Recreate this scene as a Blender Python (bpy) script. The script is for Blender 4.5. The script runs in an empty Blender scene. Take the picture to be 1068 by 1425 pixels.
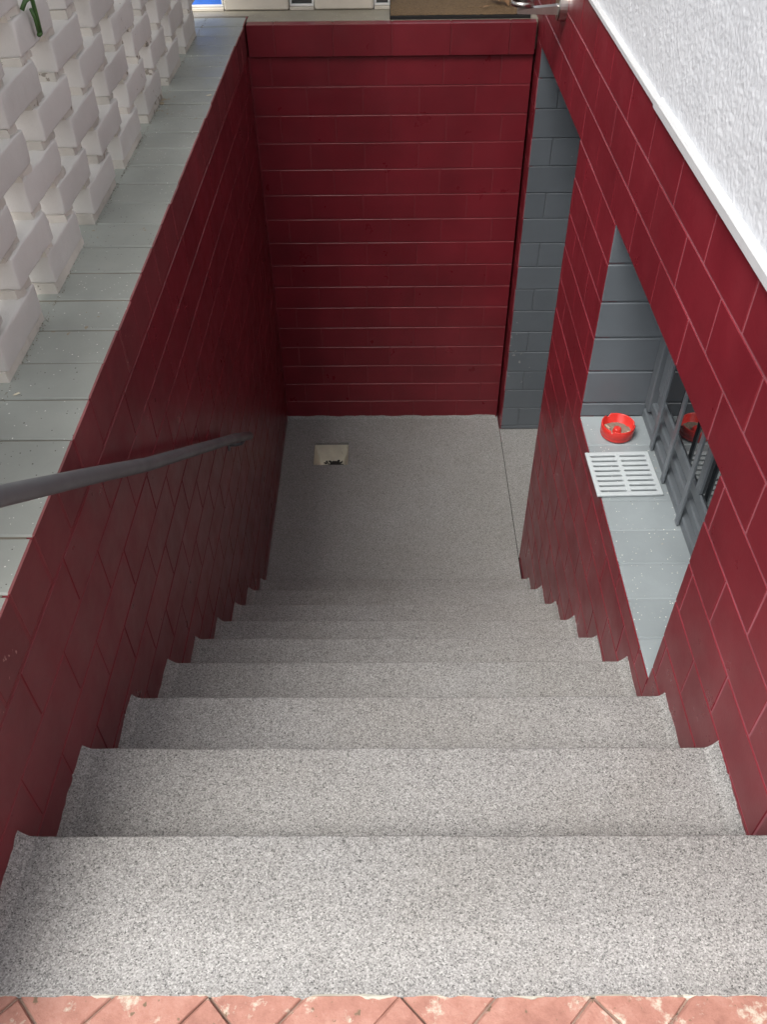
import bpy, math, random
from mathutils import Vector, Matrix, noise as mnoise
random.seed(7)
R = random.Random(11)
scene = bpy.context.scene
col = scene.collection

# ------------------------------------------------------------------ camera
cam_d = bpy.data.cameras.new('camera')
cam = bpy.data.objects.new('camera', cam_d); col.objects.link(cam)
pitch, yaw, roll = math.radians(44.168), math.radians(-0.779), math.radians(-0.848)
fw = Vector((math.sin(yaw)*math.cos(pitch), math.cos(yaw)*math.cos(pitch), -math.sin(pitch)))
rt0 = Vector((math.cos(yaw), -math.sin(yaw), 0)); up0 = rt0.cross(fw)
rt = rt0*math.cos(roll) + up0*math.sin(roll); up = -rt0*math.sin(roll) + up0*math.cos(roll)
m = Matrix.Identity(4)
for i in range(3):
    m[i][0] = rt[i]; m[i][1] = up[i]; m[i][2] = -fw[i]
m.translation = Vector((0.6095, 0.0, 1.0374))
cam.matrix_world = m
cam_d.sensor_fit = 'VERTICAL'; cam_d.sensor_height = 24.0; cam_d.lens = 20.133
cam_d.clip_start = 0.02; cam_d.clip_end = 2000
scene.camera = cam

# ------------------------------------------------------------------ sky and sun (soft, overcast)
SUN_EL, SUN_AZ = math.radians(60), math.radians(-138)     # azimuth from +Y towards +X
world = bpy.data.worlds.new('World'); scene.world = world; world.use_nodes = True
nt = world.node_tree; nt.nodes.clear()
sky = nt.nodes.new('ShaderNodeTexSky'); sky.sky_type = 'NISHITA'; sky.sun_disc = False
sky.sun_elevation = SUN_EL; sky.sun_rotation = SUN_AZ
sky.air_density = 1.0; sky.dust_density = 4.0; sky.ozone_density = 1.0
hs = nt.nodes.new('ShaderNodeHueSaturation'); hs.inputs['Saturation'].default_value = 0.28
bg = nt.nodes.new('ShaderNodeBackground'); bg.inputs['Strength'].default_value = 0.15
wo = nt.nodes.new('ShaderNodeOutputWorld')
nt.links.new(sky.outputs[0], hs.inputs['Color']); nt.links.new(hs.outputs[0], bg.inputs['Color']); nt.links.new(bg.outputs[0], wo.inputs[0])
sd = bpy.data.lights.new('sun', 'SUN'); sd.energy = 1.5; sd.angle = math.radians(30); sd.color = (1.0, 0.95, 0.88)
sun = bpy.data.objects.new('sun', sd); col.objects.link(sun)
dirv = Vector((math.sin(SUN_AZ)*math.cos(SUN_EL), math.cos(SUN_AZ)*math.cos(SUN_EL), math.sin(SUN_EL)))
sun.rotation_euler = (-dirv).to_track_quat('-Z', 'Y').to_euler(); sun.location = (0, -4, 6)
vs = scene.view_settings
vs.view_transform = 'Standard'; vs.look = 'None'; vs.gamma = 1.0; vs.exposure = 0.97; vs.use_curve_mapping = False

# ------------------------------------------------------------------ helpers
class MB:
    def __init__(s): s.v = []; s.f = []; s.m = []
    def add(s, vs_, fs, mi=0):
        o = len(s.v); s.v += [tuple(p) for p in vs_]
        for f in fs: s.f.append([i+o for i in f]); s.m.append(mi)
    def quad(s, a, b, c, d, mi=0): s.add([a, b, c, d], [(0, 1, 2, 3)], mi)
    def box(s, x0, x1, y0, y1, z0, z1, mi=0):
        s.add([(x0,y0,z0),(x1,y0,z0),(x1,y1,z0),(x0,y1,z0),(x0,y0,z1),(x1,y0,z1),(x1,y1,z1),(x0,y1,z1)],
              [(0,3,2,1),(4,5,6,7),(0,1,5,4),(1,2,6,5),(2,3,7,6),(3,0,4,7)], mi)
    def cbox(s, x0, x1, y0, y1, z0, z1, b, mi=0, top=None):
        """box with every edge chamfered by b"""
        c = [(x0+x1)/2, (y0+y1)/2, (z0+z1)/2]; h = [(x1-x0)/2, (y1-y0)/2, (z1-z0)/2]
        vs_ = []; idx = {}
        for sx in (-1, 1):
            for sy in (-1, 1):
                for sz in (-1, 1):
                    for ax in range(3):
                        p = []
                        for a, sg in enumerate((sx, sy, sz)):
                            p.append(c[a] + sg*(h[a] if a == ax else h[a]-b))
                        idx[(sx, sy, sz, ax)] = len(vs_); vs_.append(p)
        fs = []; mm = []
        def orient(f, n):
            a, b_, c_ = (Vector(vs_[i]) for i in f[:3])
            return f if (b_-a).cross(c_-a).dot(Vector(n)) > 0 else f[::-1]
        for ax in range(3):
            for sg in (-1, 1):
                o = [a for a in range(3) if a != ax]
                ring = []
                for p, q in ((-1,-1),(1,-1),(1,1),(-1,1)):
                    k = [0,0,0]; k[ax] = sg; k[o[0]] = p; k[o[1]] = q
                    ring.append(idx[(k[0],k[1],k[2],ax)])
                n = [0,0,0]; n[ax] = sg
                fs.append(orient(ring, n)); mm.append(top if (top is not None and ax == 2 and sg == 1) else mi)
        for ax in range(3):
            o = [a for a in range(3) if a != ax]
            for p in (-1, 1):
                for q in (-1, 1):
                    ring = []
                    for e, which in ((-1,o[0]),(1,o[0]),(1,o[1]),(-1,o[1])):
                        k = [0,0,0]; k[ax] = e; k[o[0]] = p; k[o[1]] = q
                        ring.append(idx[(k[0],k[1],k[2],which)])
                    n = [0,0,0]; n[o[0]] = p; n[o[1]] = q
                    fs.append(orient(ring, n)); mm.append(mi)
        for sx in (-1, 1):
            for sy in (-1, 1):
                for sz in (-1, 1):
                    fs.append(orient([idx[(sx,sy,sz,a)] for a in range(3)], (sx,sy,sz))); mm.append(mi)
        o = len(s.v); s.v += [tuple(p) for p in vs_]
        for f, k in zip(fs, mm): s.f.append([i+o for i in f]); s.m.append(k)
    def tube(s, pts, r, n=12, caps=True, mi=0):
        pts = [Vector(p) for p in pts]; rs = r if isinstance(r, (list, tuple)) else [r]*len(pts)
        o = len(s.v); ref = None
        for i, p in enumerate(pts):
            t = (pts[min(i+1, len(pts)-1)] - pts[max(i-1, 0)]).normalized()
            if ref is None:
                ref = t.cross(Vector((0.31, 0.2, 0.93)));
                if ref.length < .05: ref = t.cross(Vector((1, 0, 0)))
            ref = (ref - t*ref.dot(t)).normalized(); b = t.cross(ref)
            for k in range(n):
                a = 2*math.pi*k/n
                s.v.append(tuple(p + (ref*math.cos(a) + b*math.sin(a))*rs[i]))
        for i in range(len(pts)-1):
            for k in range(n):
                s.f.append([o+i*n+k, o+i*n+(k+1) % n, o+(i+1)*n+(k+1) % n, o+(i+1)*n+k]); s.m.append(mi)
        if caps:
            s.f.append([o+k for k in range(n)][::-1]); s.m.append(mi)
            s.f.append([o+(len(pts)-1)*n+k for k in range(n)]); s.m.append(mi)
    def lathe(s, prof, n=40, c=(0,0,0), mi=0):
        o = len(s.v)
        for r, z in prof:
            for k in range(n):
                a = 2*math.pi*k/n; s.v.append((c[0]+r*math.cos(a), c[1]+r*math.sin(a), c[2]+z))
        for i in range(len(prof)-1):
            for k in range(n):
                s.f.append([o+i*n+k, o+i*n+(k+1) % n, o+(i+1)*n+(k+1) % n, o+(i+1)*n+k]); s.m.append(mi)
    def mesh(s, name, mats, smooth=False):
        me = bpy.data.meshes.new(name); me.from_pydata(s.v, [], s.f); me.update()
        for mt in (mats if isinstance(mats, (list, tuple)) else [mats]): me.materials.append(mt)
        if any(s.m): me.polygons.foreach_set('material_index', s.m)
        if smooth: me.polygons.foreach_set('use_smooth', [True]*len(me.polygons))
        return me
    def build(s, name, mats, parent=None, smooth=False):
        return link(name, s.mesh(name, mats, smooth), parent)

def link(name, me, parent=None, loc=None, rot=None):
    o = bpy.data.objects.new(name, me); col.objects.link(o)
    if parent: o.parent = parent
    if loc: o.location = loc
    if rot: o.rotation_euler = rot
    return o
def tag(o, label=None, cat=None, group=None, kind=None):
    for k, v in (('label', label), ('category', cat), ('group', group), ('kind', kind)):
        if v: o[k] = v
    return o
def thing(name, label, cat, loc=(0,0,0), group=None):
    o = bpy.data.objects.new(name, None); col.objects.link(o); o.location = loc; o.empty_display_size = .05
    return tag(o, label, cat, group)
def nz(x, y=0, z=0, s=1): return mnoise.noise(Vector((x*s, y*s, z*s)))

# ------------------------------------------------------------------ materials
def new_mat(name):
    mt = bpy.data.materials.new(name); mt.use_nodes = True
    t = mt.node_tree; b = t.nodes['Principled BSDF']
    return mt, t, b
def N(t, typ, **kw):
    n = t.nodes.new(typ)
    for k, v in kw.items(): setattr(n, k, v)
    return n
def coords(t, kind='Object'):
    if kind == 'World':
        g = N(t, 'ShaderNodeNewGeometry'); return g.outputs['Position']
    return N(t, 'ShaderNodeTexCoord').outputs[kind]
def noise_n(t, vec, scale, detail=4, rough=.55):
    n = N(t, 'ShaderNodeTexNoise'); n.inputs['Scale'].default_value = scale; n.inputs['Detail'].default_value = detail
    n.inputs['Roughness'].default_value = rough; t.links.new(vec, n.inputs['Vector']); return n.outputs['Fac']
def ramp(t, fac, stops, interp='LINEAR'):
    r = N(t, 'ShaderNodeValToRGB'); cr = r.color_ramp; cr.interpolation = interp
    while len(cr.elements) < len(stops): cr.elements.new(.5)
    for e, (p, c) in zip(cr.elements, stops):
        e.position = p; e.color = (c, c, c, 1) if isinstance(c, (int, float)) else (*c, 1)
    t.links.new(fac, r.inputs[0]); return r.outputs[0]
def mix(t, a, b, fac, mode='MIX'):
    n = N(t, 'ShaderNodeMix', data_type='RGBA', blend_type=mode)
    for sock, v in ((n.inputs[0], fac), (n.inputs[6], a), (n.inputs[7], b)):
        if isinstance(v, (int, float)): sock.default_value = v
        elif isinstance(v, tuple): sock.default_value = (*v, 1)
        else: t.links.new(v, sock)
    return n.outputs[2]
def bump(t, b, h, strength, dist, prev=None):
    n = N(t, 'ShaderNodeBump'); n.inputs['Strength'].default_value = strength; n.inputs['Distance'].default_value = dist
    t.links.new(h, n.inputs['Height'])
    if prev is not None: t.links.new(prev, n.inputs['Normal'])
    t.links.new(n.outputs[0], b.inputs['Normal']); return n.outputs[0]

def paint(name, c, rough=.4, vary=.18, chips=None, chip_amt=.0, grain=.0006, dust=0, per_obj=.1, spec=.5, med=.25):
    """brushed masonry paint: patchy tone, fine block grain, chips and dust specks"""
    mt, t, b = new_mat(name); P = coords(t, 'World')
    base = c; dark = tuple(x*(1-vary) for x in c); lite = tuple(min(1, x*(1+vary)) for x in c)
    n1 = noise_n(t, P, 3.5, 5, .6)
    cc = ramp(t, n1, [(.3, dark), (.7, lite)])
    oi = N(t, 'ShaderNodeObjectInfo')
    hv = N(t, 'ShaderNodeHueSaturation'); t.links.new(cc, hv.inputs['Color'])
    mr = N(t, 'ShaderNodeMapRange'); t.links.new(oi.outputs['Random'], mr.inputs[0]); mr.inputs[3].default_value = 1-per_obj; mr.inputs[4].default_value = 1+per_obj
    t.links.new(mr.outputs[0], hv.inputs['Value']); cc = hv.outputs[0]
    if chips:
        n2 = noise_n(t, P, 38, 3, .6)
        n3 = noise_n(t, P, 2.2, 2, .5)
        mm = N(t, 'ShaderNodeMath', operation='ADD'); t.links.new(n2, mm.inputs[0]); t.links.new(n3, mm.inputs[1])
        k = ramp(t, mm.outputs[0], [(1.0-chip_amt-.012 if False else .5, 0), (.51, 1)])
        m2 = N(t, 'ShaderNodeMapRange'); t.links.new(mm.outputs[0], m2.inputs[0]); m2.inputs[1].default_value = 1.34-chip_amt; m2.inputs[2].default_value = 1.36-chip_amt
        cc = mix(t, cc, chips, m2.outputs[0])
    if dust:
        v = N(t, 'ShaderNodeTexVoronoi'); v.inputs['Scale'].default_value = 130; t.links.new(P, v.inputs['Vector'])
        # keep only a share of the cells, and small spots inside them
        sep = N(t, 'ShaderNodeSeparateColor'); t.links.new(v.outputs['Color'], sep.inputs[0])
        gate = N(t, 'ShaderNodeMath', operation='GREATER_THAN'); t.links.new(sep.outputs[0], gate.inputs[0]); gate.inputs[1].default_value = 1-dust
        sz = N(t, 'ShaderNodeMath', operation='MULTIPLY'); t.links.new(sep.outputs[1], sz.inputs[0]); sz.inputs[1].default_value = .22
        lt = N(t, 'ShaderNodeMath', operation='LESS_THAN'); t.links.new(v.outputs['Distance'], lt.inputs[0]); t.links.new(sz.outputs[0], lt.inputs[1])
        g2 = N(t, 'ShaderNodeMath', operation='MULTIPLY'); t.links.new(gate.outputs[0], g2.inputs[0]); t.links.new(lt.outputs[0], g2.inputs[1])
        sc = ramp(t, sep.outputs[2], [(.0, (.05, .045, .035)), (.30, (.06, .05, .04)), (.33, (.75, .74, .68)), (1, (.8, .8, .76))])
        cc = mix(t, cc, sc, g2.outputs[0])
    t.links.new(cc, b.inputs['Base Color'])
    rr = ramp(t, noise_n(t, P, 9, 4, .6), [(.25, max(.05, rough-.10)), (.75, rough+.12)])
    t.links.new(rr, b.inputs['Roughness']); b.inputs['Specular IOR Level'].default_value = spec
    h1 = noise_n(t, P, 260, 3, .6); h2 = noise_n(t, P, 22, 3, .5)
    n_ = bump(t, b, h2, med, .004); bump(t, b, h1, .35, grain, n_)
    return mt

M = {}
RED = (.165, .0145, .0225)
M['red'] = paint('red_masonry_paint', RED, .34, .18, None, 0, per_obj=.06, spec=.45, med=.10)
M['red_joint'] = paint('red_joint_paint', (.19, .024, .032), .45, .2)
M['pink_joint'] = paint('lit_joint_paint', (.30, .085, .105), .5, .35)  # paler pink: light caught on the joint edges, put into the colour
M['red_worn'] = paint('red_edge_paint', (.17, .028, .034), .42, .2, (.38, .2, .18), .07)
M['red_arris'] = paint('worn_highlit_arris', (.30, .10, .10), .45, .4, (.12, .02, .025), .1)  # pale arris: chipped paint plus an edge highlight put into the colour
M['slate'] = paint('slate_grey_paint', (.118, .135, .152), .42, .10, (.25, .25, .25), .02, per_obj=.05)
M['slate_joint'] = paint('slate_joint_paint', (.135, .15, .165), .5, .1)
M['sill'] = paint('sill_grey_paint', (.25, .285, .30), .45, .14, (.33, .32, .28), .05, dust=.42, per_obj=.05)
M['coping'] = paint('coping_grey_paint', (.335, .355, .325), .48, .13, (.30, .25, .17), .09, dust=.45, per_obj=.045)
M['floor_paint'] = paint('porch_floor_paint', (.27, .25, .20), .5, .15, (.42, .38, .29), .05, dust=.2)
M['coping_joint'] = paint('coping_joint_dirt', (.20, .18, .14), .8, .35)
M['white'] = paint('white_brick_paint', (.66, .645, .62), .6, .06, (.36, .32, .27), .025, per_obj=.07, grain=.0025, med=.7)
M['white_mortar'] = paint('white_brick_mortar', (.58, .55, .50), .85, .25, (.30, .27, .23), .13, grain=.003)
M['steel'] = paint('grey_steel_paint', (.125, .142, .158), .38, .08, med=.05, grain=.0003)
M['rail'] = paint('handrail_grey_paint', (.115, .122, .128), .40, .06, med=.02, grain=.0002)
M['trim'] = paint('white_trim_metal', (.50, .51, .52), .45, .05)
M['cream'] = paint('cream_render', (.66, .61, .52), .8, .08, grain=.002)
M['frame_white'] = paint('white_window_frame', (.74, .74, .72), .35, .04)
M['gully'] = paint('gully_mortar', (.54, .51, .42), .9, .35, (.13, .115, .085), .16, grain=.006, med=.8)
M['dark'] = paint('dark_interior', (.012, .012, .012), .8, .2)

def speckle(name, tint=1.0):
    """quartz-flake floor coating: crisp grains in white, greys and near black"""
    mt, t, b = new_mat(name); P = coords(t, 'World')
    def cells(scale, stops):
        v = N(t, 'ShaderNodeTexVoronoi'); v.inputs['Scale'].default_value = scale; t.links.new(P, v.inputs['Vector'])
        s = N(t, 'ShaderNodeSeparateColor'); t.links.new(v.outputs['Color'], s.inputs[0])
        return ramp(t, s.outputs[0], stops, 'CONSTANT'), v.outputs['Distance']
    a, d1 = cells(520, [(0, .07), (.14, .20), (.36, .30), (.64, .385), (.88, .52)])
    c, d2 = cells(400, [(0, .07), (.12, .225), (.40, .315), (.70, .38), (.92, .52)])
    g = mix(t, a, c, .45)
    big = ramp(t, noise_n(t, P, 2.6, 5, .6), [(.3, (.93, .92, .90)), (.7, (1.04, 1.045, 1.05))])
    g = mix(t, g, big, 1.0, 'MULTIPLY')
    st = ramp(t, noise_n(t, P, 7, 7, .72), [(.30, (.78, .74, .68)), (.50, (1, 1, 1)), (.72, (1.08, 1.08, 1.07))])
    g = mix(t, g, st, .22, 'MULTIPLY')
    g = mix(t, g, (tint*.845, tint*.84, tint*.825), 1.0, 'MULTIPLY')
    t.links.new(g, b.inputs['Base Color']); b.inputs['Roughness'].default_value = .72
    n_ = bump(t, b, d2, .3, .0012); n_ = bump(t, b, d1, .35, .0008, n_); bump(t, b, noise_n(t, P, 30, 3, .5), .25, .004, n_)
    return mt
M['flake'] = speckle('quartz_flake_coating')

def plaster():
    mt, t, b = new_mat('white_roughcast'); P = coords(t, 'World')
    c = ramp(t, noise_n(t, P, 4, 4, .6), [(.3, (.55, .57, .60)), (.7, (.61, .63, .66))]); t.links.new(c, b.inputs['Base Color'])
    b.inputs['Roughness'].default_value = .9
    v = noise_n(t, P, 150, 3, .6); w = noise_n(t, P, 70, 2, .5)
    n_ = bump(t, b, w, .3, .003); bump(t, b, v, .4, .0015, n_)
    return mt
M['plaster'] = plaster()
def terracotta():
    mt, t, b = new_mat('terracotta_paver'); P = coords(t, 'World')
    c = ramp(t, noise_n(t, P, 24, 8, .75), [(.28, (.25, .115, .088)), (.5, (.36, .175, .135)), (.74, (.45, .255, .205))])
    k = ramp(t, noise_n(t, P, 26, 5, .7), [(.57, 0), (.66, 1)]); c = mix(t, c, (.50, .44, .36), k)
    k2 = ramp(t, noise_n(t, P, 60, 3, .6), [(.30, 1), (.36, 0)]); c = mix(t, c, (.16, .11, .07), k2)
    t.links.new(c, b.inputs['Base Color']); b.inputs['Roughness'].default_value = .8
    bump(t, b, noise_n(t, P, 120, 4, .7), .5, .003)
    return mt
M['terracotta'] = terracotta()
M['cement'] = paint('pale_cement_residue', (.50, .49, .42), .9, .35, (.25, .22, .18), .12, grain=.004)
M['sand'] = paint('jointing_sand', (.29, .20, .16), .95, .35, (.08, .07, .05), .14, grain=.004)
def simple(name, c, rough, metal=0., spec=.5):
    mt, t, b = new_mat(name); P = coords(t, 'World')
    cc = ramp(t, noise_n(t, P, 40, 3, .6), [(.3, tuple(x*.9 for x in c)), (.7, tuple(min(1, x*1.1) for x in c))])
    t.links.new(cc, b.inputs['Base Color']); b.inputs['Roughness'].default_value = rough; b.inputs['Metallic'].default_value = metal
    b.inputs['Specular IOR Level'].default_value = spec
    return mt
M['inox'] = simple('brushed_stainless', (.56, .54, .51), .28, 1.0)
M['butt'] = simple('cigarette_paper', (.42, .34, .25), .8)
M['ash_red'] = simple('red_melamine', (.56, .035, .028), .25)
M['ash'] = paint('cigarette_ash', (.17, .14, .11), .95, .5, (.5, .45, .36), .2, grain=.006)
M['grate'] = paint('pale_grey_enamel', (.46, .505, .525), .4, .05, (.4, .36, .3), .03)
M['green'] = simple('green_plastic', (.055, .13, .035), .45)
M['petal'] = simple('cream_petal', (.74, .68, .52), .7)
M['leaf'] = simple('dried_leaf', (.26, .15, .075), .8)
M['ground'] = paint('yard_ground', (.26, .24, .21), .9, .25, grain=.004)
M['roof'] = paint('roof_boards', (.34, .27, .19), .7, .15)
def glass():
    mt, t, b = new_mat('dark_window_glass')
    b.inputs['Base Color'].default_value = (.012, .014, .016, 1); b.inputs['Roughness'].default_value = .02; b.inputs['IOR'].default_value = 1.9
    return mt
M['glass'] = glass()
def coir():
    mt, t, b = new_mat('brown_coir'); P = coords(t, 'World')
    c = ramp(t, noise_n(t, P, 190, 4, .7), [(.3, (.09, .055, .022)), (.7, (.28, .175, .08))]); t.links.new(c, b.inputs['Base Color'])
    b.inputs['Roughness'].default_value = .95; bump(t, b, noise_n(t, P, 420, 2, .6), 1, .006)
    return mt
M['coir'] = coir()
M['blue'] = simple('bright_blue_pane', (.06, .20, .72), .15)
M['bluepane'] = glass(); M['bluepane'].name = 'bluish_pane'

# ------------------------------------------------------------------ dimensions (metres)
XR = 1.24                 # right wall face; left wall face is X = 0
YB = 4.022                # far wall of the stairwell
ZF = -2.093               # landing
ZG = -0.318               # brick-paved yard at the head of the stair
C = .125                  # course height
YN = [.400] + [.64 + .25*k for k in range(9)]                       # nosings
ZN = [ZG, -.320, -.473, -.670, -.879, -1.100, -1.326, -1.540, -1.744, -1.962]
def stair_z(y):
    if y >= YN[-1]: return ZF
    if y <= YN[0]: return ZG
    for k in range(1, 10):
        if y <= YN[k]: return ZN[k]
    return ZF
def stair_low(y0, y1): return min(stair_z(y0+.001), stair_z(y1-.001))

# ------------------------------------------------------------------ the setting: ground sheets
g = MB(); zg = ZG-.03
for (x0, x1, y0, y1) in ((-60, 60, -60, .36), (-60, -.30, .36, 60), (2.4, 60, .36, 60), (-.30, 2.4, 6.5, 60)):
    g.quad((x0,y0,zg),(x1,y0,zg),(x1,y1,zg),(x0,y1,zg))
tag(g.build('ground', M['ground']), 'bare yard ground around the house and stairwell', None, kind='structure')

# brick-paved yard, herringbone laid diagonally, cut along the coating
yard = MB(); yard.box(-1.2, XR+.02, -1.3, .398, zg+.004, ZG-.007)
yard = yard.build('pavement', M['sand']); tag(yard, 'terracotta herringbone brick paving at the head of the stair', None, kind='structure')
def clip(pts, ax, lim):
    out = []
    for a, b_ in zip(pts, pts[1:]+pts[:1]):
        ia, ib = a[ax] <= lim, b_[ax] <= lim
        if ia: out.append(a)
        if ia != ib:
            t_ = (lim-a[ax])/(b_[ax]-a[ax]); out.append((a[0]+(b_[0]-a[0])*t_, a[1]+(b_[1]-a[1])*t_))
    return out
def paver_mesh(pts, cuts):
    for co, no in cuts: pts = clip(pts, 0 if no[0] else 1, co[0] if no[0] else co[1])
    if len(pts) < 3: return None
    ar = abs(sum(a[0]*b_[1]-b_[0]*a[1] for a, b_ in zip(pts, pts[1:]+pts[:1])))/2
    if ar < .0006: return None
    cx_ = sum(p[0] for p in pts)/len(pts); cy_ = sum(p[1] for p in pts)/len(pts); n = len(pts)
    def ins(p, d_):
        v_ = Vector((cx_-p[0], cy_-p[1])); l_ = v_.length; v_ = v_/l_*min(d_*1.5, l_*.5); return (p[0]+v_.x, p[1]+v_.y)
    mb = MB()
    mb.v = [(p[0], p[1], ZG-.05) for p in pts]+[(p[0], p[1], ZG-.003) for p in pts]+[(*ins(p, .0025), ZG) for p in pts]
    for i in range(n):
        k_ = (i+1) % n
        mb.f += [[i, k_, n+k_, n+i], [n+i, n+k_, 2*n+k_, 2*n+i]]; mb.m += [0, 0]
    mb.f.append([2*n+i for i in range(n)]); mb.m.append(0)
    return mb.mesh('paver', M['terracotta'])
cell = .0975; s2 = math.sqrt(.5); ox, oy = .205, .40
cache = {}
def cellpt(u, v):  # diagonal frame: X along (u - v), Y along (u + v)
    return ((u-v)*s2*cell + ox, (u+v)*s2*cell + oy)
for i in range(-30, 31):
    for j in range(-30, 31):
        mdd = (i-j) % 4
        if mdd == 0: du, dv = 2, 1
        elif mdd == 3: du, dv = 1, 2
        else: continue
        e = .014
        pts = [cellpt(i+e, j+e), cellpt(i+du-e, j+e), cellpt(i+du-e, j+dv-e), cellpt(i+e, j+dv-e)]
        cx = sum(p[0] for p in pts)/4; cy = sum(p[1] for p in pts)/4
        ys_ = [p[1] for p in pts]; xs_ = [p[0] for p in pts]
        if min(ys_) > .385 or cy < -.95 or max(xs_) < -.9 or min(xs_) > XR-.02: continue
        cuts = []
        if max(ys_) > .402: cuts.append(((0, .402, 0), (0, 1, 0)))
        if max(xs_) > XR-.003: cuts.append(((XR-.003, 0, 0), (1, 0, 0)))
        if cuts:
            me = paver_mesh(pts, cuts); loc = (0, 0, R.uniform(-.002, .0005))
        else:
            if mdd not in cache: cache[mdd] = paver_mesh([(p[0]-cx, p[1]-cy) for p in pts], [])
            me = cache[mdd]; loc = (cx, cy, R.uniform(-.002, .0005))
        if me: link('paver', me, yard, loc, (R.uniform(-.006,.006), R.uniform(-.006,.006), 0) if not cuts else None)

bd = MB(); nn = 260
for i in range(nn+1):
    x = .001 + (XR-.002)*i/nn; w_ = max(.0, -.0004+.009*nz(x, 2, 8, 18)+.005*nz(x, 2, 1, 80)); yy_ = .4005
    bd.v += [(x, yy_+.006, ZG-.002), (x, yy_-w_*.4, ZG+.0011), (x, yy_-w_, ZG+.0004), (x, yy_-w_-.001, ZG-.006)]
for i in range(nn):
    for a in range(3): bd.f.append([i*4+a, i*4+a+1, i*4+a+5, i*4+a+4]); bd.m.append(0)
bd.build('cement_bead', M['cement'], yard)

# landing slab with the square gully opening
GX0, GX1, GY0, GY1 = .172, .366, 3.600, 3.792
lf = MB()
xs = [-.02, GX0, GX1, XR-.006]; ysl = [2.62, GY0, GY1, YB+.02]
for a in range(3):
    for b_ in range(3):
        if a == 1 and b_ == 1: continue
        lf.quad((xs[a],ysl[b_],ZF),(xs[a+1],ysl[b_],ZF),(xs[a+1],ysl[b_+1],ZF),(xs[a],ysl[b_+1],ZF))
for (p, q) in (((GX0,GY0),(GX1,GY0)),((GX1,GY0),(GX1,GY1)),((GX1,GY1),(GX0,GY1)),((GX0,GY1),(GX0,GY0))):
    lf.quad((*p,ZF),(*q,ZF),(*q,ZF-.018),(*p,ZF-.018))
landing = tag(lf.build('landing_floor', M['flake']), 'speckled grey landing floor at the foot of the stair', None, kind='structure')
# ragged bead of coating turned up against the far wall and left wall
def cove(name, path, nrm, size, parent, seed, mat='flake', ns=None):
    """irregular concave fillet: path points lie in the floor/wall corner, nrm points into the room"""
    mb = MB(); n = len(path); o = []
    for i, p in enumerate(path):
        p = Vector(p); h = size*(1+.45*nz(p.x+seed, p.y, p.z, 14)+.25*nz(p.x-seed, p.y, p.z, 60)); w = size*(1+.3*nz(p.y+seed, p.x, p.z, 12))
        nv = Vector(nrm)
        ring = [p-nv*.004+Vector((0,0,h*1.02)), p+nv*.0008+Vector((0,0,h)), p+nv*(w*.30)+Vector((0,0,h*.60)), p+nv*(w*.62)+Vector((0,0,h*.26)), p+nv*w+Vector((0,0,.0005)), p+nv*w+Vector((0,0,-.006)), p-nv*.004+Vector((0,0,-.006))]
        o.append(len(mb.v)); mb.v += [tuple(q) for q in ring]
    k = 7
    for i in range(n-1):
        for a in range(k):
            f = [o[i]+a, o[i]+(a+1) % k, o[i+1]+(a+1) % k, o[i+1]+a]; mb.f.append(f); mb.m.append(0)
    mb.f.append([o[0]+a for a in range(k)]); mb.m.append(0); mb.f.append([o[-1]+a for a in range(k)][::-1]); mb.m.append(0)
    ob = mb.build(name, M[mat], parent)
    return ob
def seg(a, b, n): return [tuple(a[i]+(b[i]-a[i])*t/n for i in range(3)) for t in range(n+1)]
cove('cove', seg((0, YB, ZF), (XR-.02, YB, ZF), 90), (0,-1,0), .014, landing, 3)
cove('cove', seg((0, 2.64, ZF), (0, YB, ZF), 90), (1,0,0), .013, landing, 5)

# gully: pit with rough mortar walls and a dark outlet
gl = thing('floor_gully', 'open square floor gully with rough cream mortar inside on the landing', 'drain', (.27, 3.70, ZF-.16))
pit = MB(); n = 14
d = .10; mn = .02
def gp(u, v):
    """u, v in 0..1 over the square mouth; returns depth surface"""
    e = min(u*1.0, (1-u)*1.0, v*3, (1-v)*1.1); k = min(1, e/.16)
    x = GX0 + (GX1-GX0)*u; y = GY0 + (GY1-GY0)*v
    z = -.016 - d*(k**.9) + .012*nz(x, y, 0, 35)*k + .008*nz(x, y, 3, 90)*k
    return (x-.27, y-3.70, z+.16)
n = 26
for i in range(n+1):
    for j in range(n+1): pit.v.append(gp(i/n, j/n))
for i in range(n):
    for j in range(n):
        a = i*(n+1)+j; pit.f.append([a, a+n+1, a+n+2, a+1]); pit.m.append(0)
pit.build('pit', M['gully'], gl, True)
deb = MB()
for q in range(60):
    u = R.uniform(.28, .82); v = R.uniform(.62, .84)
    p = Vector(gp(u, v)); a = R.uniform(0, 6.28); l = R.uniform(.006, .02)
    dx = Vector((math.cos(a), math.sin(a), R.uniform(-.2, .6)))*l
    deb.tube([p-dx*.5+Vector((0,0,.002)), p+dx*.5+Vector((0,0,.004))], R.uniform(.0015, .005), 5)
ol = MB(); ol.lathe([(.0, .010), (.020, .008), (.028, .003), (.033, -.006)], 13, (0, 0, 0)); oo = ol.build('outlet', M['dark'], gl); oo.location = Vector(gp(.58, .70)) + Vector((0, 0, .0))
dbo = deb.build('debris', M['dark'], gl); dbo['kind'] = 'stuff'

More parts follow.
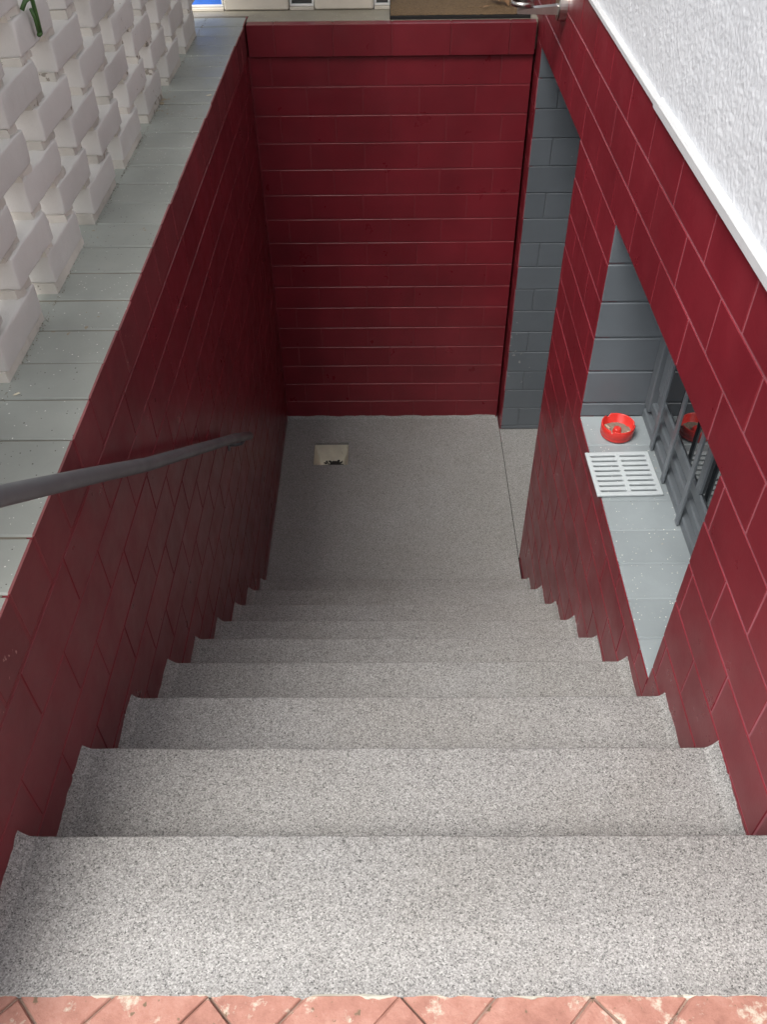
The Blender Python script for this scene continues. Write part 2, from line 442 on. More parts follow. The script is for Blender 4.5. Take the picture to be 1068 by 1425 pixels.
# ------------------------------------------------------------------ stair
st = thing('staircase', 'narrow straight stair with grey speckled coating leading down between red walls', 'stairs', (XR/2, .4, ZG))
def step_mesh(k):
    y0, y1, zt = YN[k-1], YN[k], ZN[k]; zb = ZN[k+1] if k < 9 else ZF
    mb = MB(); nx = 70; r = .0045
    for i in range(nx+1):
        x = -.004 + (XR+.006)*i/nx
        e = .0022*nz(x, k*3.1, 0, 9) + .0014*nz(x, k*5.7, 0, 40) ; ez = .0022*nz(x, k*2.3, 5, 7) + .0009*nz(x, k, 2, 45)
        back = y0-.03
        if k == 1: back = y0 + .004*nz(x, 1, 0, 22) + .004*nz(x, 9, 0, 70) + .004*nz(x, 4, 4, 6)
        prof = [(back, zt-.02), (back, zt + (.003 if k == 1 else 0)), ((y0+y1)/2, zt+.0015*nz(x, k, 0, 6)), (y1-r, zt+ez), (y1-r*.3+e, zt-r*.3+ez), (y1+e, zt-r+ez), (y1+e-.004, (zt+zb)/2), (y1-.002, zb-.03)]
        for (y, z) in prof: mb.v.append((x-XR/2, y-.4, z-ZG))
    q = 8
    for i in range(nx):
        for a in range(q-1):
            b0 = i*q+a; mb.f.append([b0, b0+q, b0+q+1, b0+1]); mb.m.append(0)
    return mb
for k in range(1, 10):
    s_ = step_mesh(k).build('step', M['flake'], st, True)
    off = lambda p: (p[0]-XR/2, p[1]-.4, p[2]-ZG)
    sz = R.uniform(.017, .026)
    cove('cove', [off(p) for p in seg((0, YN[k-1]-.0, ZN[k]), (0, YN[k]-.004, ZN[k]), 26)], (1,0,0), sz, s_, 7+k)
    cove('cove', [off(p) for p in seg((XR, YN[k-1]-.0, ZN[k]), (XR, YN[k]-.004, ZN[k]), 26)], (-1,0,0), sz, s_, 31+k)

# ------------------------------------------------------------------ block walls
JW = .0050     # joint width
BV = .0014     # arris
bcache = {}
def block_mesh(key, L, H, mats, D=.05, top=None):
    kk = (key, round(L, 3), round(H, 3), D)
    if kk not in bcache:
        mb = MB(); mb.cbox(-L/2, L/2, -D, 0, -H/2, H/2, BV, 0, top)
        bcache[kk] = mb.mesh('block', mats)
    return bcache[kk]
# local block frame: length along +X, face towards +Y.
ROT = {'+X': -math.pi/2, '-X': math.pi/2, '-Y': math.pi, '+Y': 0}
def place_block(parent, face, a0, a1, z0, z1, plane, mats, key, proud=None, D=.05, name='block'):
    j = JW/2; L = a1-a0-JW; H = z1-z0-JW
    if L < .015 or H < .012: return
    me = block_mesh(key, L, H, mats, D)
    c = (a0+a1)/2; z = (z0+z1)/2; pr = R.uniform(-.0005, .0005) if proud is None else proud
    tw = R.uniform(-.002, .002)/max(1, L/.12); tl = R.uniform(-.003, .003)
    if face == '+X': loc = (plane+pr, c, z)
    elif face == '-X': loc = (plane-pr, c, z)
    else: loc = (c, plane-pr, z)
    return link(name, me, parent, loc, (0, 0, ROT[face]+tw))
def course_joints(start, pitch, lo, hi):
    n0 = math.floor((lo-start)/pitch); js = [lo]; k = n0
    while True:
        y = start + k*pitch
        if y >= hi-.03: break
        if y > lo+.03: js.append(y)
        k += 1
    js.append(hi); return js

# --- left wall of the stairwell, with its grey coping of bricks on edge
lw = thing('stairwell_wall', 'dark red glossy block wall carrying the grey handrail under a grey brick coping', 'wall')
Y0L = .30
core = MB()
core.box(-.285, -.0017, Y0L+.004, YB+.25, ZF-.1, -.121)
core.build('joint_bed', M['red_joint'], lw)
z = -C; ci = 0
while z > ZF+.01:
    z1, z0 = z, max(z-C, ZF+.002)
    js = course_joints(.82 if ci % 2 == 0 else .957, .2575, Y0L, YB-.006)
    for a, b_ in zip(js[:-1], js[1:]):
        if z1 < stair_low(a, b_)-.02: continue
        place_block(lw, '+X', a, b_, z0, z1, 0, [M['red']], 'red')
    z -= C; ci += 1
# coping bricks: end faces red, tops grey
cp_me = MB(); pl = .129
def coping_mesh(L, w):
    mb = MB(); mb.cbox(-L, 0, -w/2, w/2, -.119, 0, .003, 1, 1)
    mb.m = [0 if max(mb.v[i][0] for i in f) > -.0005 and sum(mb.v[i][0] > -.004 for i in f) == len(f) else k for f, k in zip(mb.f, mb.m)]
    mb.m = [2 if k == 0 and min(mb.v[i][0] for i in f) < -.001 and max(mb.v[i][2] for i in f) > -.0005 else k for f, k in zip(mb.f, mb.m)]
    return mb.mesh('coping_brick', [M['red_worn'], M['coping'], M['red_arris']])
cm = coping_mesh(.288, pl-.005)
y = 1.013 + pl/2 - pl*6
while y < YB + .12:
    link('coping_brick', cm, lw, (R.uniform(-.0015, .0015), y, R.uniform(-.0015, .0012)), (R.uniform(-.004,.004), R.uniform(-.004,.004), R.uniform(-.006,.006))); y += pl
cj = MB(); cj.box(-.284, -.012, 1.013-pl*6, YB+.12, -.119, -.004); cj.build('joint_bed', M['coping_joint'], lw)
cj = MB(); cj.box(-.0118, -.0015, 1.013-pl*6, YB+.12, -.119, -.005); cj.build('joint_bed', M['red_joint'], lw)

# --- far wall
bw = thing('stairwell_end_wall', 'dark red block wall at the end of the landing with an overhanging top course', 'wall')
XE = XR-.008
core = MB(); core.box(-.02, XE-.004, YB+.0013, YB+.11, ZF-.1, -.128); core.build('joint_bed', M['red_joint'], bw)
z = -.130; ci = 0; CB = (ZF+.130)/-16
ph = [(.12 if i % 2 else .0) for i in range(20)]
for ci in range(16):
    z1 = -.130-ci*CB; z0 = z1-CB
    js = course_joints(-.02 + (.125 if ci % 2 == 0 else 0) + R.uniform(-.012, .012), .2505, .002, XE)
    for a, b_ in zip(js[:-1], js[1:]): place_block(bw, '-Y', a, b_, z0, z1, YB, [M['red']], 'red')
js = course_joints(.12, .2505, .003, XE)
for a, b_ in zip(js[:-1], js[1:]): place_block(bw, '-Y', a, b_, -.130, -.001, YB-.016, [M['red']], 'red', D=.05, name='cap_block')
core = MB(); core.box(.01, XE-.004, YB-.012, YB+.031, -.126, -.006); core.build('joint_bed', M['red_joint'], bw)

# --- house wall on the right: red block base, white roughcast above, window and doorway
hw = thing('house_wall', 'house wall with red painted block base, white roughcast above, window niche and doorway', 'building')
ZT = .313                      # top of the red base
WY0, WY1, WZ0, WZ1 = 1.238, 2.288, -.742, -.0665     # window opening
DY0, DY1, DZ1 = 2.905, 3.905, -.0665                  # door opening
Y0R, Y1R = -2.2, 4.60
def spans(lo, hi, z0, z1):
    """vertical extents of masonry for an interval of a course: list of (a, b, z0, z1)"""
    out = [(lo, hi, z0, z1)]
    for (a, b_, h0, h1) in ((WY0, WY1, WZ0, WZ1), (DY0, DY1, -9, DZ1)):
        nxt = []
        for (p, q, c0, c1) in out:
            if q <= a or p >= b_ or c1 <= h0+.004 or c0 >= h1-.004: nxt.append((p, q, c0, c1)); continue
            if p < a: nxt.append((p, a, c0, c1))
            if q > b_: nxt.append((b_, q, c0, c1))
            i0, i1 = max(p, a), min(q, b_)
            if c1 > h1+.02: nxt.append((i0, i1, h1, c1))
            if c0 < h0-.02: nxt.append((i0, i1, c0, h0-.003))
        out = nxt
    return out
ci = 0; z = .3085; nb = 0
while z > ZF+.01:
    z1, z0 = z, max(z-C, ZF+.002)
    js = course_joints(1.590 if ci % 2 == 0 else 1.461, .258, Y0R, Y1R)
    for a, b_ in zip(js[:-1], js[1:]):
        if z1 < stair_low(a, b_)-.02: continue
        if b_ < -.5: continue
        if a > YB and z1 < 0: continue
        for (p, q, c0, c1) in spans(a, b_, z0, z1):
            place_block(hw, '-X', p, q, c0, c1, XR, [M['red']], 'red'); nb += 1
    z -= C; ci += 1
# solid backing behind the blocks, split around the openings; the outer skin is 3 mm behind the faces
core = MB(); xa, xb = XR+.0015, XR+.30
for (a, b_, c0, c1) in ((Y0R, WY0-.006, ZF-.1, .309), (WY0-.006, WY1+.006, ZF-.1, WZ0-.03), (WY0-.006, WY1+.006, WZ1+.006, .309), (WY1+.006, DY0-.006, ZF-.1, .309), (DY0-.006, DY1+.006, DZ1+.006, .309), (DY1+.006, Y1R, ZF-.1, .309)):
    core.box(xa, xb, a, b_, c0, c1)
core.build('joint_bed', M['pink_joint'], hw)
pb = MB()
def cast(ya, yb, za, zb, ny, nzc, fine):
    o = len(pb.v)
    for i in range(ny+1):
        for j in range(nzc+1):
            yy = ya + (yb-ya)*i/ny; zz = za + (zb-za)*j/nzc
            r_ = .0022*nz(yy, zz, 0, 6)
            if fine: r_ += .0013*nz(yy, zz, 1, 100) + .0009*nz(yy, zz, 4, 210) + .0012*nz(yy, zz, 9, 28)
            pb.v.append((XR+.010-r_, yy, zz))
    for i in range(ny):
        for j in range(nzc):
            a = o+i*(nzc+1)+j; pb.f.append([a, a+1, a+nzc+2, a+nzc+1]); pb.m.append(0)
cast(.8, 3.1, .309, .85, 820, 190, True)
cast(.8, 3.1, .85, 3.209, 60, 45, False); cast(Y0R, .8, .309, 3.209, 50, 60, False); cast(3.1, Y1R, .309, 3.209, 30, 60, False)
pb.box(XR+.02, XR+.30, Y0R, Y1R, .311, 3.209)
pb.build('plaster', M['plaster'], hw, True)
tr = MB(); tr.cbox(XR-.006, XR+.03, 2.125, Y1R-.01, .304, .319, .002); tr.build('plaster_bead', M['trim'], hw)
tr = MB(); tr.cbox(XR-.010, XR+.03, Y0R+.01, 2.122, .302, .326, .003); tr.build('plaster_bead', M['trim'], hw)

# doorway: slate reveals, head, door, floor
dr = MB(); dr.box(XR+.02, XR+.30, DY1+.0045, DY1+.02, ZF-.05, DZ1); dr.build('joint_bed', M['slate_joint'], hw)
zz = DZ1; ci = 0
while zz > ZF+.01:
    z1, z0 = zz, max(zz-C, ZF+.002)
    js = [XR+.002, XR+.098, XR+.30] if ci % 2 == 0 else [XR+.002, XR+.28]
    js = [XR+.002, XR+.098, XR+.31] if ci % 2 else [XR+.002, XR+.31]
    for a, b_ in zip(js[:-1], js[1:]): place_block(hw, '-Y', a, b_, z0, z1, DY1, [M['slate']], 'slate', D=.04, name='reveal_block')
    zz -= C; ci += 1
nr = MB(); nr.box(XR+.004, XR+.29, DY0-.012, DY0-.0005, ZF-.05, DZ1); nr.build('reveal', M['slate'], hw)
dh = MB(); dh.box(XR+.004, XR+.29, DY0, DY1, DZ1+.001, DZ1+.02); dh.build('lintel', M['slate'], hw)
door = MB(); door.box(XR+.262, XR+.30, DY0+.002, DY1-.002, ZF+.01, DZ1-.002)
door.cbox(XR+.250, XR+.263, DY0+.12, DY1-.12, ZF+.2, ZF+.95, .006); door.cbox(XR+.250, XR+.263, DY0+.12, DY1-.12, ZF+1.08, DZ1-.14, .006)
dro = door.build('door', M['steel'], hw)
hd = MB(); hd.tube([(XR+.262, DY0+.07, ZF+1.02), (XR+.215, DY0+.07, ZF+1.02), (XR+.205, DY0+.09, ZF+1.02), (XR+.205, DY0+.19, ZF+1.02)], .009, 10); hd.build('handle', M['inox'], dro, True)
df = MB(); df.quad((XR-.002, DY0-.01, ZF-.001), (XR+.29, DY0-.01, ZF-.001), (XR+.29, DY1+.01, ZF-.001), (XR-.002, DY1+.01, ZF-.001)); df.box(XR-.006, XR-.002, DY0, DY1, ZF-.03, ZF-.012)
df.build('threshold', M['flake'], hw)

# window niche
wn = tag(bpy.data.objects.new('window', None)); col.objects.link(wn); wn.parent = hw; wn.location = (XR+.2, (WY0+WY1)/2, WZ0)
wo_ = Vector(wn.location)
def W(mb, name, mat, smooth=False):
    mb.v = [tuple(Vector(p)-wo_) for p in mb.v]; return mb.build(name, mat, wn, smooth)
# sill bricks on edge
ys_ = course_joints(1.362, .1285, WY0+.001, WY1-.001)
sj = MB(); sj.box(XR+.0035, XR+.30, WY0, WY1, WZ0-.028, WZ0-.0025); W(sj, 'joint_bed', M['sill'])
for a, b_ in zip(ys_[:-1], ys_[1:]):
    q = MB(); q.cbox(XR+.003, XR+.29, a+.0022, b_-.0022, WZ0-.027, WZ0+R.uniform(-.0012, .0008), .003); W(q, 'sill_brick', M['sill'])
rv = MB(); rv.box(XR+.006, XR+.265, WY1+.0045, WY1+.012, WZ0-.02, WZ1+.02); W(rv, 'joint_bed', M['slate_joint'])
zz = WZ1+.002; 
while zz > WZ0+.012:
    z1, z0 = zz, max(zz-C, WZ0-.004)
    q = MB(); q.cbox(XR+.003, XR+.262, WY1, WY1+.02, z0+.003, z1-.003, .0025); W(q, 'reveal_block', M['slate']); zz -= C
rv = MB(); rv.box(XR+.004, XR+.205, WY0-.008, WY0-.0005, WZ0-.02, WZ1+.004); W(rv, 'reveal', M['slate'])
rv = MB(); rv.box(XR+.004, XR+.205, WY0, WY1, WZ1+.0005, WZ1+.005); W(rv, 'lintel', M['slate'])
GXP = 1.471               # glass plane
fr = MB()
fr.cbox(1.447, 1.51, WY0+.001, WY1-.001, WZ0+.0005, WZ0+.034, .004)          # weather strip
fr.cbox(1.457, 1.51, WY0+.001, WY1-.001, WZ0+.052, WZ0+.086, .004)
fr.cbox(1.464, 1.51, WY0+.03, WY1-.06, WZ0+.100, WZ0+.142, .004)
W(fr, 'bottom_rail', M['steel'])
q = MB(); q.box(1.492, 1.508, WY0+.001, WY1-.001, WZ0+.030, WZ0+.105); W(q, 'groove_shade', M['dark'])  # dark strip behind the rails, painting the shade in the grooves
for (a, b_) in ((WY1-.045, WY1-.001), (WY0+.001, WY0+.045)):
    q = MB(); q.cbox(1.447, 1.51, a, b_, WZ0+.047, WZ1-.002, .004); W(q, 'jamb', M['steel'])
for (a, b_) in ((WY1-.100, WY1-.052), (WY0+.052, WY0+.100)):
    q = MB(); q.cbox(1.461, 1.51, a, b_, WZ0+.143, WZ1-.05, .004); W(q, 'stile', M['steel'])
q = MB(); q.cbox(1.449, 1.51, WY0+.001, WY1-.001, WZ1-.045, WZ1-.002, .004); W(q, 'top_rail', M['steel'])
q = MB(); q.cbox(1.461, 1.51, 1.762-.016, 1.762+.016, WZ0+.143, WZ1-.046, .003); W(q, 'mullion', M['steel'])
q = MB(); q.box(GXP, GXP+.004, WY0+.03, WY1-.06, WZ0+.10, WZ1-.03); W(q, 'pane', M['glass'])
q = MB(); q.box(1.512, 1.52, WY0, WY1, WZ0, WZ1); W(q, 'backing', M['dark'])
for yb in (2.112, 1.957, 1.775, 1.60, 1.425):
    q = MB(); q.cbox(1.436, 1.443, yb-.011, yb+.011, WZ0+.002, WZ1-.002, .0012); W(q, 'security_bar', M['steel'])

# ------------------------------------------------------------------ raised porch floor beyond the stairwell
pf = MB()
pf.box(-.29, XR+.002, YB+.124, 6.6, -.12, -.004)
pf.box(.002, XR+.002, YB+.035, YB+.122, -.12, -.003)
tag(pf.build('porch_floor', M['floor_paint']), 'beige painted porch floor beyond the stairwell', None, kind='structure')

# ------------------------------------------------------------------ open-work white brick screen on the left coping
sw = thing('brick_screen', 'white painted honeycomb brick screen standing on the grey coping', 'wall', (-.2325, 2.4, 0))
XS = -.175; DEP = .115; PER = .36; BL = .24; CH = .0877
so = Vector(sw.location)
def rough_brick(seed):
    """worn brick: rounded box skinned with a grid and roughened, one corner knocked off"""
    mb = MB(); h = (DEP/2, BL/2, .0355); vid = {}
    lin = [[-a, -a+.0025, -a+.006]+[(-a+.006)+(2*a-.012)*q/m_ for q in range(1, m_)]+[a-.006, a-.0025, a] for a, m_ in zip(h, (4, 9, 3))]
    n_ = [len(l)-1 for l in lin]
    rr = random.Random(seed); ck = Vector((rr.choice((-1, 1))*h[0], rr.choice((-1, 1))*h[1], rr.choice((-1, 1))*h[2]))
    def vert(i, j, k):
        if (i, j, k) not in vid:
            p = Vector([lin[a][q] for a, q in enumerate((i, j, k))])
            rad = .005
            inn = Vector([max(-h[a]+rad, min(h[a]-rad, p[a])) for a in range(3)])
            d_ = p-inn
            if d_.length > 1e-6 and sum(abs(c) > 1e-6 for c in d_) > 1: p = inn + d_.normalized()*rad
            nn = p.normalized()
            p = p + Vector((nz(p.x+seed, p.y, p.z, 28), nz(p.x, p.y+seed*2, p.z, 28), nz(p.x, p.y, p.z+seed*3, 28)))*.0022 + nn*.0010*nz(p.x+seed, p.y, p.z, 110)
            dc = (p-ck).length
            if dc < .02: p = p - (ck.normalized())*(.02-dc)*.35
            vid[(i, j, k)] = len(mb.v); mb.v.append(tuple(p))
        return vid[(i, j, k)]
    for ax in range(3):
        u, v = [a for a in range(3) if a != ax]
        for side in (0, n_[ax]):
            for a in range(n_[u]):
                for b_ in range(n_[v]):
                    q = []
                    for (da, db) in ((0,0),(1,0),(1,1),(0,1)):
                        k = [0,0,0]; k[ax] = side; k[u] = a+da; k[v] = b_+db; q.append(vert(*k))
                    flip = (side == 0) != (ax == 1)
                    mb.f.append(q[::-1] if flip else q); mb.m.append(0)
    return mb.mesh('brick', M['white'], True)
bms = [rough_brick(s_) for s_ in range(9)]
NC = 13; rows = []
for k in range(NC):
    st_ = 1.82 if k % 2 == 0 else 1.99
    n0 = math.floor((.62-st_)/PER)
    row = []
    for n_ in range(n0, n0+12):
        a = st_ + n_*PER
        if a+BL > 4.165 or a < .42: continue
        row.append(a+BL/2)
        zc = .095 - .0355 + k*CH
        link('brick', R.choice(bms), sw, (XS-DEP/2+R.uniform(-.002, .002)-so.x, a+BL/2+R.uniform(-.006, .006)-so.y, zc+R.uniform(-.0015, .0015)), (R.uniform(-.012,.012), R.uniform(-.012,.012), R.uniform(-.014,.014)+(math.pi if R.random() < .5 else 0)))
    rows.append(row)
mm_ = MB()
def pad(y0, y1, z0, z1):
    n = max(3, int((y1-y0)/.012)); o = len(mm_.v)
    for i in range(n+1):
        y = y0+(y1-y0)*i/n
        xo = (XS-.004 if z0 < 0 else XS-.007+.009*nz(y, z0, 0, 30)+.008*nz(y, z0, 3, 90)); xi = XS-DEP+.006
        for (x, z) in ((xo, z0-.001), (xo+.002*nz(y, z0, 7, 80), (z0+z1)/2), (xo-.002, z1+.001), (xi, z1+.001), (xi, z0-.001)): mm_.v.append((x-so.x, y+.002*nz(x*50, y*40, z)-so.y, z))
    for i in range(n):
        for a in range(5): mm_.f.append([o+i*5+a, o+i*5+(a+1) % 5, o+(i+1)*5+(a+1) % 5, o+(i+1)*5+a]); mm_.m.append(0)
    mm_.f.append([o+a for a in range(5)]); mm_.m.append(0); mm_.f.append([o+n*5+a for a in range(5)][::-1]); mm_.m.append(0)
for k in range(NC):
    zb = .095-.071+k*CH
    if k == 0:
        for c in rows[0]: pad(c-BL/2-.004, c+BL/2+.004, -.003, zb)
        continue
    for c in rows[k]:
        for d_ in rows[k-1]:
            a, b_ = max(c, d_)-BL/2, min(c, d_)+BL/2
            if b_-a > .01: pad(a-R.uniform(.002, .010), b_+R.uniform(.002, .010), zb-(CH-.071)-.0005, zb+.0005)
mo = mm_.build('mortar', M['white_mortar'], sw); mo['kind'] = 'stuff'
# dirt and mortar crumbs gathered along the foot of the screen
cr = MB(); 
for q in range(900):
    y = R.uniform(.7, 4.1); x = XS + abs(R.gauss(0, .006)) - .003; s_ = R.uniform(.0006, .0020)
    cr.add([(x+s_,y,.0), (x-s_*.5,y+s_,.0), (x-s_*.5,y-s_,.0), (x,y,s_*1.3)], [(0,1,3),(1,2,3),(2,0,3),(0,2,1)])
tag(cr.build('crumbs', M['coping_joint']), 'brown crumbs of dirt along the foot of the white brick screen', None, kind='stuff')

# green hook hanging on the screen
hk = MB(); hx = XS+.006
hk.tube([(hx-.004, 2.052, .538), (hx+.004, 2.060, .552), (hx+.010, 2.074, .556), (hx+.012, 2.084, .548), (hx+.010, 2.090, .52), (hx+.008, 2.094, .484)], .0048, 8)
hk.tube([(hx+.007, 2.074, .535), (hx+.008, 2.081, .515), (hx+.007, 2.086, .484)], .0035, 8)
hk.tube([(hx+.007, 2.083, .482), (hx+.007, 2.097, .482)], .005, 8)
tag(hk.build('wall_hook', M['green'], None, True), 'green plastic hook hanging on the white brick screen', 'hook')

# ------------------------------------------------------------------ glazed porch front beyond the stairwell
gp_ = thing('porch_front', 'cream porch front with narrow white framed panes behind the stairwell', 'wall', (.21, 4.27, 0))
po = Vector(gp_.location)
def Pp(mb, name, mat, parent=None):
    mb.v = [tuple(Vector(p)-po) for p in mb.v]; return mb.build(name, mat, parent or gp_)
YP = 4.222
for (a, b_) in ((-.112, .170), (.284, .541)):
    q = MB(); nn = 24
    q.cbox(a, b_, YP, YP+.10, -.002, 2.32, .006)
    Pp(q, 'panel', M['cream'])
for i, (a, b_) in enumerate(((-.29, -.116), (.174, .280), (.545, .613))):
    q = MB(); q.cbox(a, b_, YP+.004, YP+.09, -.003, .008, .001); Pp(q, 'sill', M['cream'])
    q = MB(); q.cbox(a, b_, YP+.015, YP+.05, .009, .018, .002); q.cbox(a, a+.008, YP+.016, YP+.05, .019, 2.3, .002); q.cbox(b_-.008, b_, YP+.016, YP+.05, .019, 2.3, .002); f_ = Pp(q, 'window_frame', M['frame_white'])
    q = MB(); q.box(a+.009, b_-.009, YP+.022, YP+.026, .019, 2.3); Pp(q, 'pane', M['bluepane'] if i else M['blue'])
q = MB(); q.cbox(-.29, XR-.002, YP+.002, YP+.09, 2.322, 2.42, .004); Pp(q, 'head_beam', M['cream'])

q = MB(); q.cbox(-.285, -.185, 2.95, 4.215, 1.16, 2.405, .004); Pp(q, 'shade_panel', M['cream'])  # unseen panel added over the screen to block light from the left

# porch roof that shades the far half
rf = MB(); rf.box(-.75, XR+.010, 3.0, 6.6, 2.43, 2.50)
for i in range(28): rf.cbox(-.74, XR+.008, 3.01+i*.128, 3.01+i*.128+.12, 2.412, 2.431, .004)
tag(rf.build('porch_roof', M['roof']), 'boarded porch roof over the far end of the stairwell', 'roof')

# overhang added out of view above the house wall to cut sky light
ev = MB(); ev.cbox(.80, XR+.32, Y0R, 2.97, 2.56, 2.62, .004); ev.cbox(.77, .80, Y0R, 2.97, 2.50, 2.66, .004)
ev.build('shade_overhang', M['frame_white'], hw)

# door mat and dried leaves
mt_ = thing('door_mat', 'brown coir door mat on the beige porch floor', 'mat', (.92, 4.36, 0))
q = MB(); nx_, ny_ = 40, 40
for i in range(nx_+1):
    for j in range(ny_+1):
        x = -.305+.59*i/nx_; y = -.295+.58*j/ny_
        q.v.append((x+.002*nz(x, y, 0, 60), y+.003*nz(x, y, 5, 50), .013+.0022*nz(x, y, 0, 55)))
for i in range(nx_):
    for j in range(ny_):
        a = i*(ny_+1)+j; q.f.append([a, a+ny_+1, a+ny_+2, a+1]); q.m.append(0)
q.build('pile', M['coir'], mt_)
q = MB(); q.cbox(-.308, .288, -.299, .288, -.003, .011, .002); q.build('backing', M['dark'], mt_)
def leaf(loc, rz, l, w, curl, label):
    q = MB(); n = 8
    for i in range(n+1):
        t_ = i/n; wd = w*math.sin(math.pi*min(1, t_*1.02+.01))**.8; zc = curl*(math.sin(t_*3.1)) 
        q.v += [(t_*l-l/2, -wd, zc+.35*wd), (t_*l-l/2, 0, zc), (t_*l-l/2, wd, zc+.35*wd)]
    for i in range(n):
        for a in range(2):
            b0 = i*3+a; q.f.append([b0, b0+3, b0+4, b0+1]); q.m.append(0)
    q.tube([(-l/2-.018, .002, .004), (-l/2, 0, 0)], .001, 5)
    o = q.build('dried_leaf', M['leaf'], None, True); o.location = loc; o.rotation_euler = (R.uniform(-.3,.3), R.uniform(-.2,.2), rz)
    tag(o, label, 'leaf', 'dried leaves on the door mat'); return o
leaf((1.072, 4.235, .024), 1.9, .085, .022, .016, 'broadest of the brown dried leaves on the coir mat'); leaf((1.108, 4.205, .022), -1.1, .075, .017, .014, 'brown curled dried leaf leaning beside the broadest one on the coir mat')
leaf((1.030, 4.150, .020), .7, .06, .004, .004, 'thin straw-like leaf strip near the front edge of the coir mat')

# ------------------------------------------------------------------ stainless wall fixture
wl = thing('wall_lamp', 'stainless steel wall fixture with round cup on a flat arm, above the doorway', 'lamp', (XR, 3.455, .19))
q = MB(); q.tube([(0,0,0), (-.026,0,0), (-.030,0,0)], [.047, .047, .043], 32); q.build('wall_plate', M['inox'], wl)
q = MB(); n = 12
a0 = [(-.028, .013, .017), (-.172, .009, .011)]
q.add([(-.028,-.020,-.022),(-.028,.014,-.022),(-.028,.014,.006),(-.028,-.020,.006),(-.172,-.014,-.020),(-.172,.012,-.020),(-.172,.012,-.006),(-.172,-.014,-.006)], [(0,1,2,3),(7,6,5,4),(0,4,5,1),(1,5,6,2),(2,6,7,3),(3,7,4,0)]); q.build('arm', M['inox'], wl)
q = MB(); q.lathe([(.0, .001), (.036, .001), (.0415, .004), (.0415, .016), (.039, .0175), (.039, .020), (.0425, .022), (.0425, .17), (.040, .172), (0, .172)], 36, (-.153, .012, 0)); q.build('cup', M['inox'], wl, True)
q = MB(); q.tube([(-.026, -.018, .004), (-.033, -.018, .004)], .005, 10); q.build('screw', M['inox'], wl)

# ------------------------------------------------------------------ handrail on the left wall
hr = thing('handrail', 'grey painted round steel handrail sloping down the dark red wall', 'handrail', (0, .45, .45))
ho = Vector(hr.location)
def Hh(mb, name, smooth=True):
    mb.v = [tuple(Vector(p)-ho) for p in mb.v]; return mb.build(name, M['rail'], hr, smooth)
pts = [(.066, .33, .628), (.066, .60, .430), (.066, .868, .229), (.066, 1.15, .014), (.066, 1.432, -.204), (.066, 1.88, -.532), (.066, 2.331, -.862), (.066, 2.55, -1.030)]
q = MB(); q.tube(pts, .0160, 20); Hh(q, 'tube')
for yb, zb in ((.55, .467), (2.47, -.969)):
    q = MB(); q.tube([(.066, yb, zb-.010), (.050, yb, zb-.034), (.028, yb, zb-.040), (.004, yb, zb-.040)], .0065, 10); Hh(q, 'bracket')
    q = MB(); q.tube([(.001, yb, zb-.040), (.006, yb, zb-.040)], .024, 20); Hh(q, 'wall_plate', False)

# ------------------------------------------------------------------ on the window sill
at = thing('ashtray', 'round red ashtray with ash and a centre post on the grey window sill', 'ashtray', (1.343, 2.188, WZ0+.0012))
q = MB(); pf_ = [(.0, .0), (.046, .0), (.051, .004), (.0535, .013), (.0525, .0145), (.0535, .016), (.0540, .045), (.0520, .0475), (.0495, .0455), (.0470, .011), (.040, .0085), (.0, .0085)]
q.lathe(pf_, 56)
# three rests pressed into the rim
ang = [math.radians(a) for a in (118, 238, 358)]
nv = []
for (x, y, z_) in q.v:
    a = math.atan2(y, x); r_ = math.hypot(x, y)
    if z_ > .038:
        for t_ in ang:
            dd = abs((a-t_+math.pi) % (2*math.pi)-math.pi)
            if dd < .09: z_ -= .009
    nv.append((x, y, z_))
q.v = nv; q.build('bowl', M['ash_red'], at, True)
q = MB(); q.lathe([(.018, .006), (.0145, .012), (.0125, .024), (.011, .027), (.0, .0272)], 24); q.build('centre_post', M['ash_red'], at, True)
q = MB(); nr_, na = 7, 40
for i in range(nr_+1):
    for k in range(na):
        r_ = .014+.0335*i/nr_; a = 2*math.pi*k/na; x, y = r_*math.cos(a), r_*math.sin(a)
        q.v.append((x, y, .0125+.0035*nz(x, y, 0, 60)+.0025*nz(x, y, 2, 160)))
for i in range(nr_):
    for k in range(na): q.f.append([i*na+k, i*na+(k+1) % na, (i+1)*na+(k+1) % na, (i+1)*na+k][::-1]); q.m.append(0)
q.build('ash', M['ash'], at)
for (bx, by, ba) in ((-.028, .018, 2.2), (.022, -.026, 1.4)):
    q = MB(); dv = Vector((math.cos(ba), math.sin(ba), .12))*.011; c0 = Vector((bx, by, .0175)); q.tube([c0-dv, c0+dv], .0036, 10)
    q.build('cigarette_butt', M['butt'], at, True)

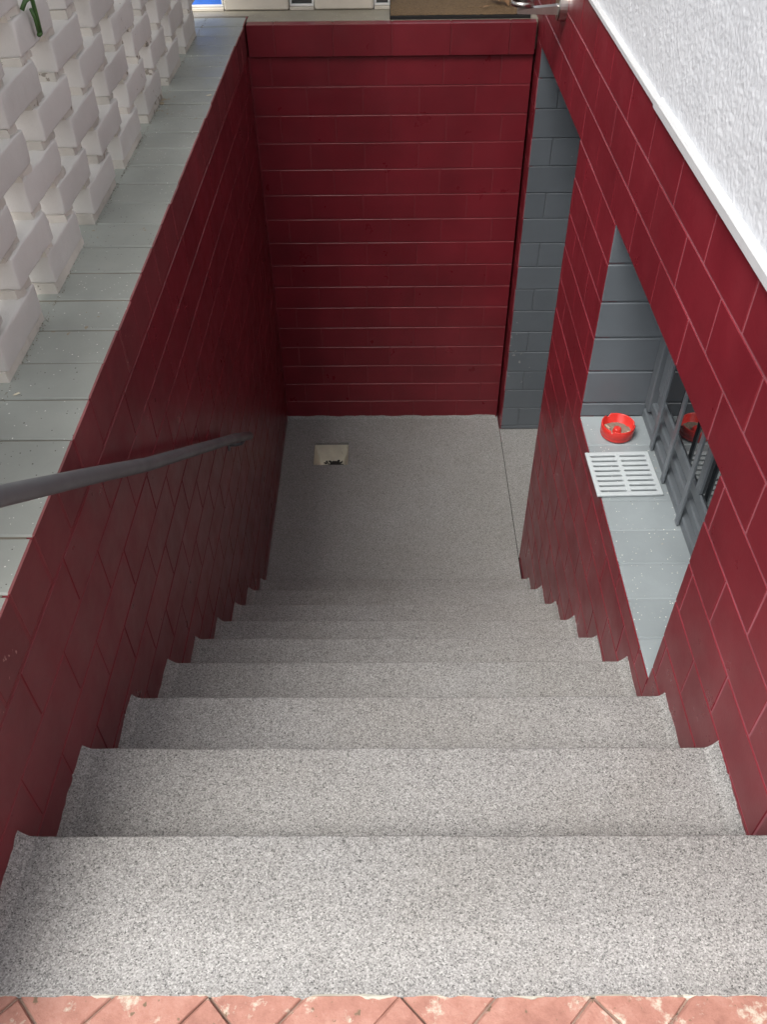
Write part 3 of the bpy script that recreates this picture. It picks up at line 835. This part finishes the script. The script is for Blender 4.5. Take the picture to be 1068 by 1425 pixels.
gr = MB(); S_ = .100; Tk = .007; edge = .013; mid = .011; ns_ = 8
def gbox(x0, x1, y0, y1): gr.cbox(x0, x1, y0, y1, 0, Tk, .0012)
gbox(-S_, -S_+edge, -S_, S_); gbox(S_-edge, S_, -S_, S_); gbox(-mid/2, mid/2, -S_+.012, S_-.012)
gbox(-S_+edge, S_-edge, -S_, -S_+.0155); gbox(-S_+edge, S_-edge, S_-.0155, S_)
slot = .0092; span = 2*S_-2*.0155; bar = (span-ns_*slot)/(ns_-1)
yy = -S_+.0155
for i in range(ns_):
    for (x0, x1) in ((-S_+edge, -mid/2), (mid/2, S_-edge)):
        c_ = slot*.42                      # corner fillets that round off the slot ends
        for (xa_, sg) in ((x0, 1), (x1, -1)):
            for (ya_, sy) in ((yy, 1), (yy+slot, -1)):
                tri = [(xa_-sg*.001, ya_-sy*.001), (xa_+sg*c_, ya_-sy*.001), (xa_-sg*.001, ya_+sy*c_)]
                if sg*sy < 0: tri = tri[::-1]
                gr.add([(p[0], p[1], .0008) for p in tri]+[(p[0], p[1], Tk-.0006) for p in tri], [(2,1,0),(3,4,5),(0,1,4,3),(1,2,5,4),(2,0,3,5)])
    yy += slot
    if i < ns_-1:
        gbox(-S_+edge-.001, -mid/2+.001, yy, yy+bar); gbox(mid/2-.001, S_-edge+.001, yy, yy+bar)
        yy += bar
go = gr.build('drain_grate', M['grate']); go.location = (1.326, 1.990, WZ0+.003); go.rotation_euler = (0, 0, math.radians(1.5))
tag(go, 'pale grey square slotted drain grate lying on the window sill', 'grate')

# a few pale fallen petals on the coping
for (px_, py_, pa, ps, lb) in ((-.152, 1.415, .4, .008, 'tiny cream petal against the foot of the white brick screen'), (-.020, 3.150, .1, .011, 'tiny cream petal at the red edge of the grey coping')):
    q = MB()
    q.add([(-ps, 0, .0004), (-ps*.3, -ps*.4, .001), (ps*.7, -ps*.3, .0022), (ps, 0, .0008), (ps*.6, ps*.35, .0026), (-ps*.4, ps*.4, .0012), (0, 0, .0003)], [(0,1,6),(1,2,6),(2,3,6),(3,4,6),(4,5,6),(5,0,6)])
    o = q.build('petal', M['petal']); o.location = (px_, py_, .001); o.rotation_euler = (0, 0, pa)
    tag(o, lb, 'petal', 'petals on the coping')
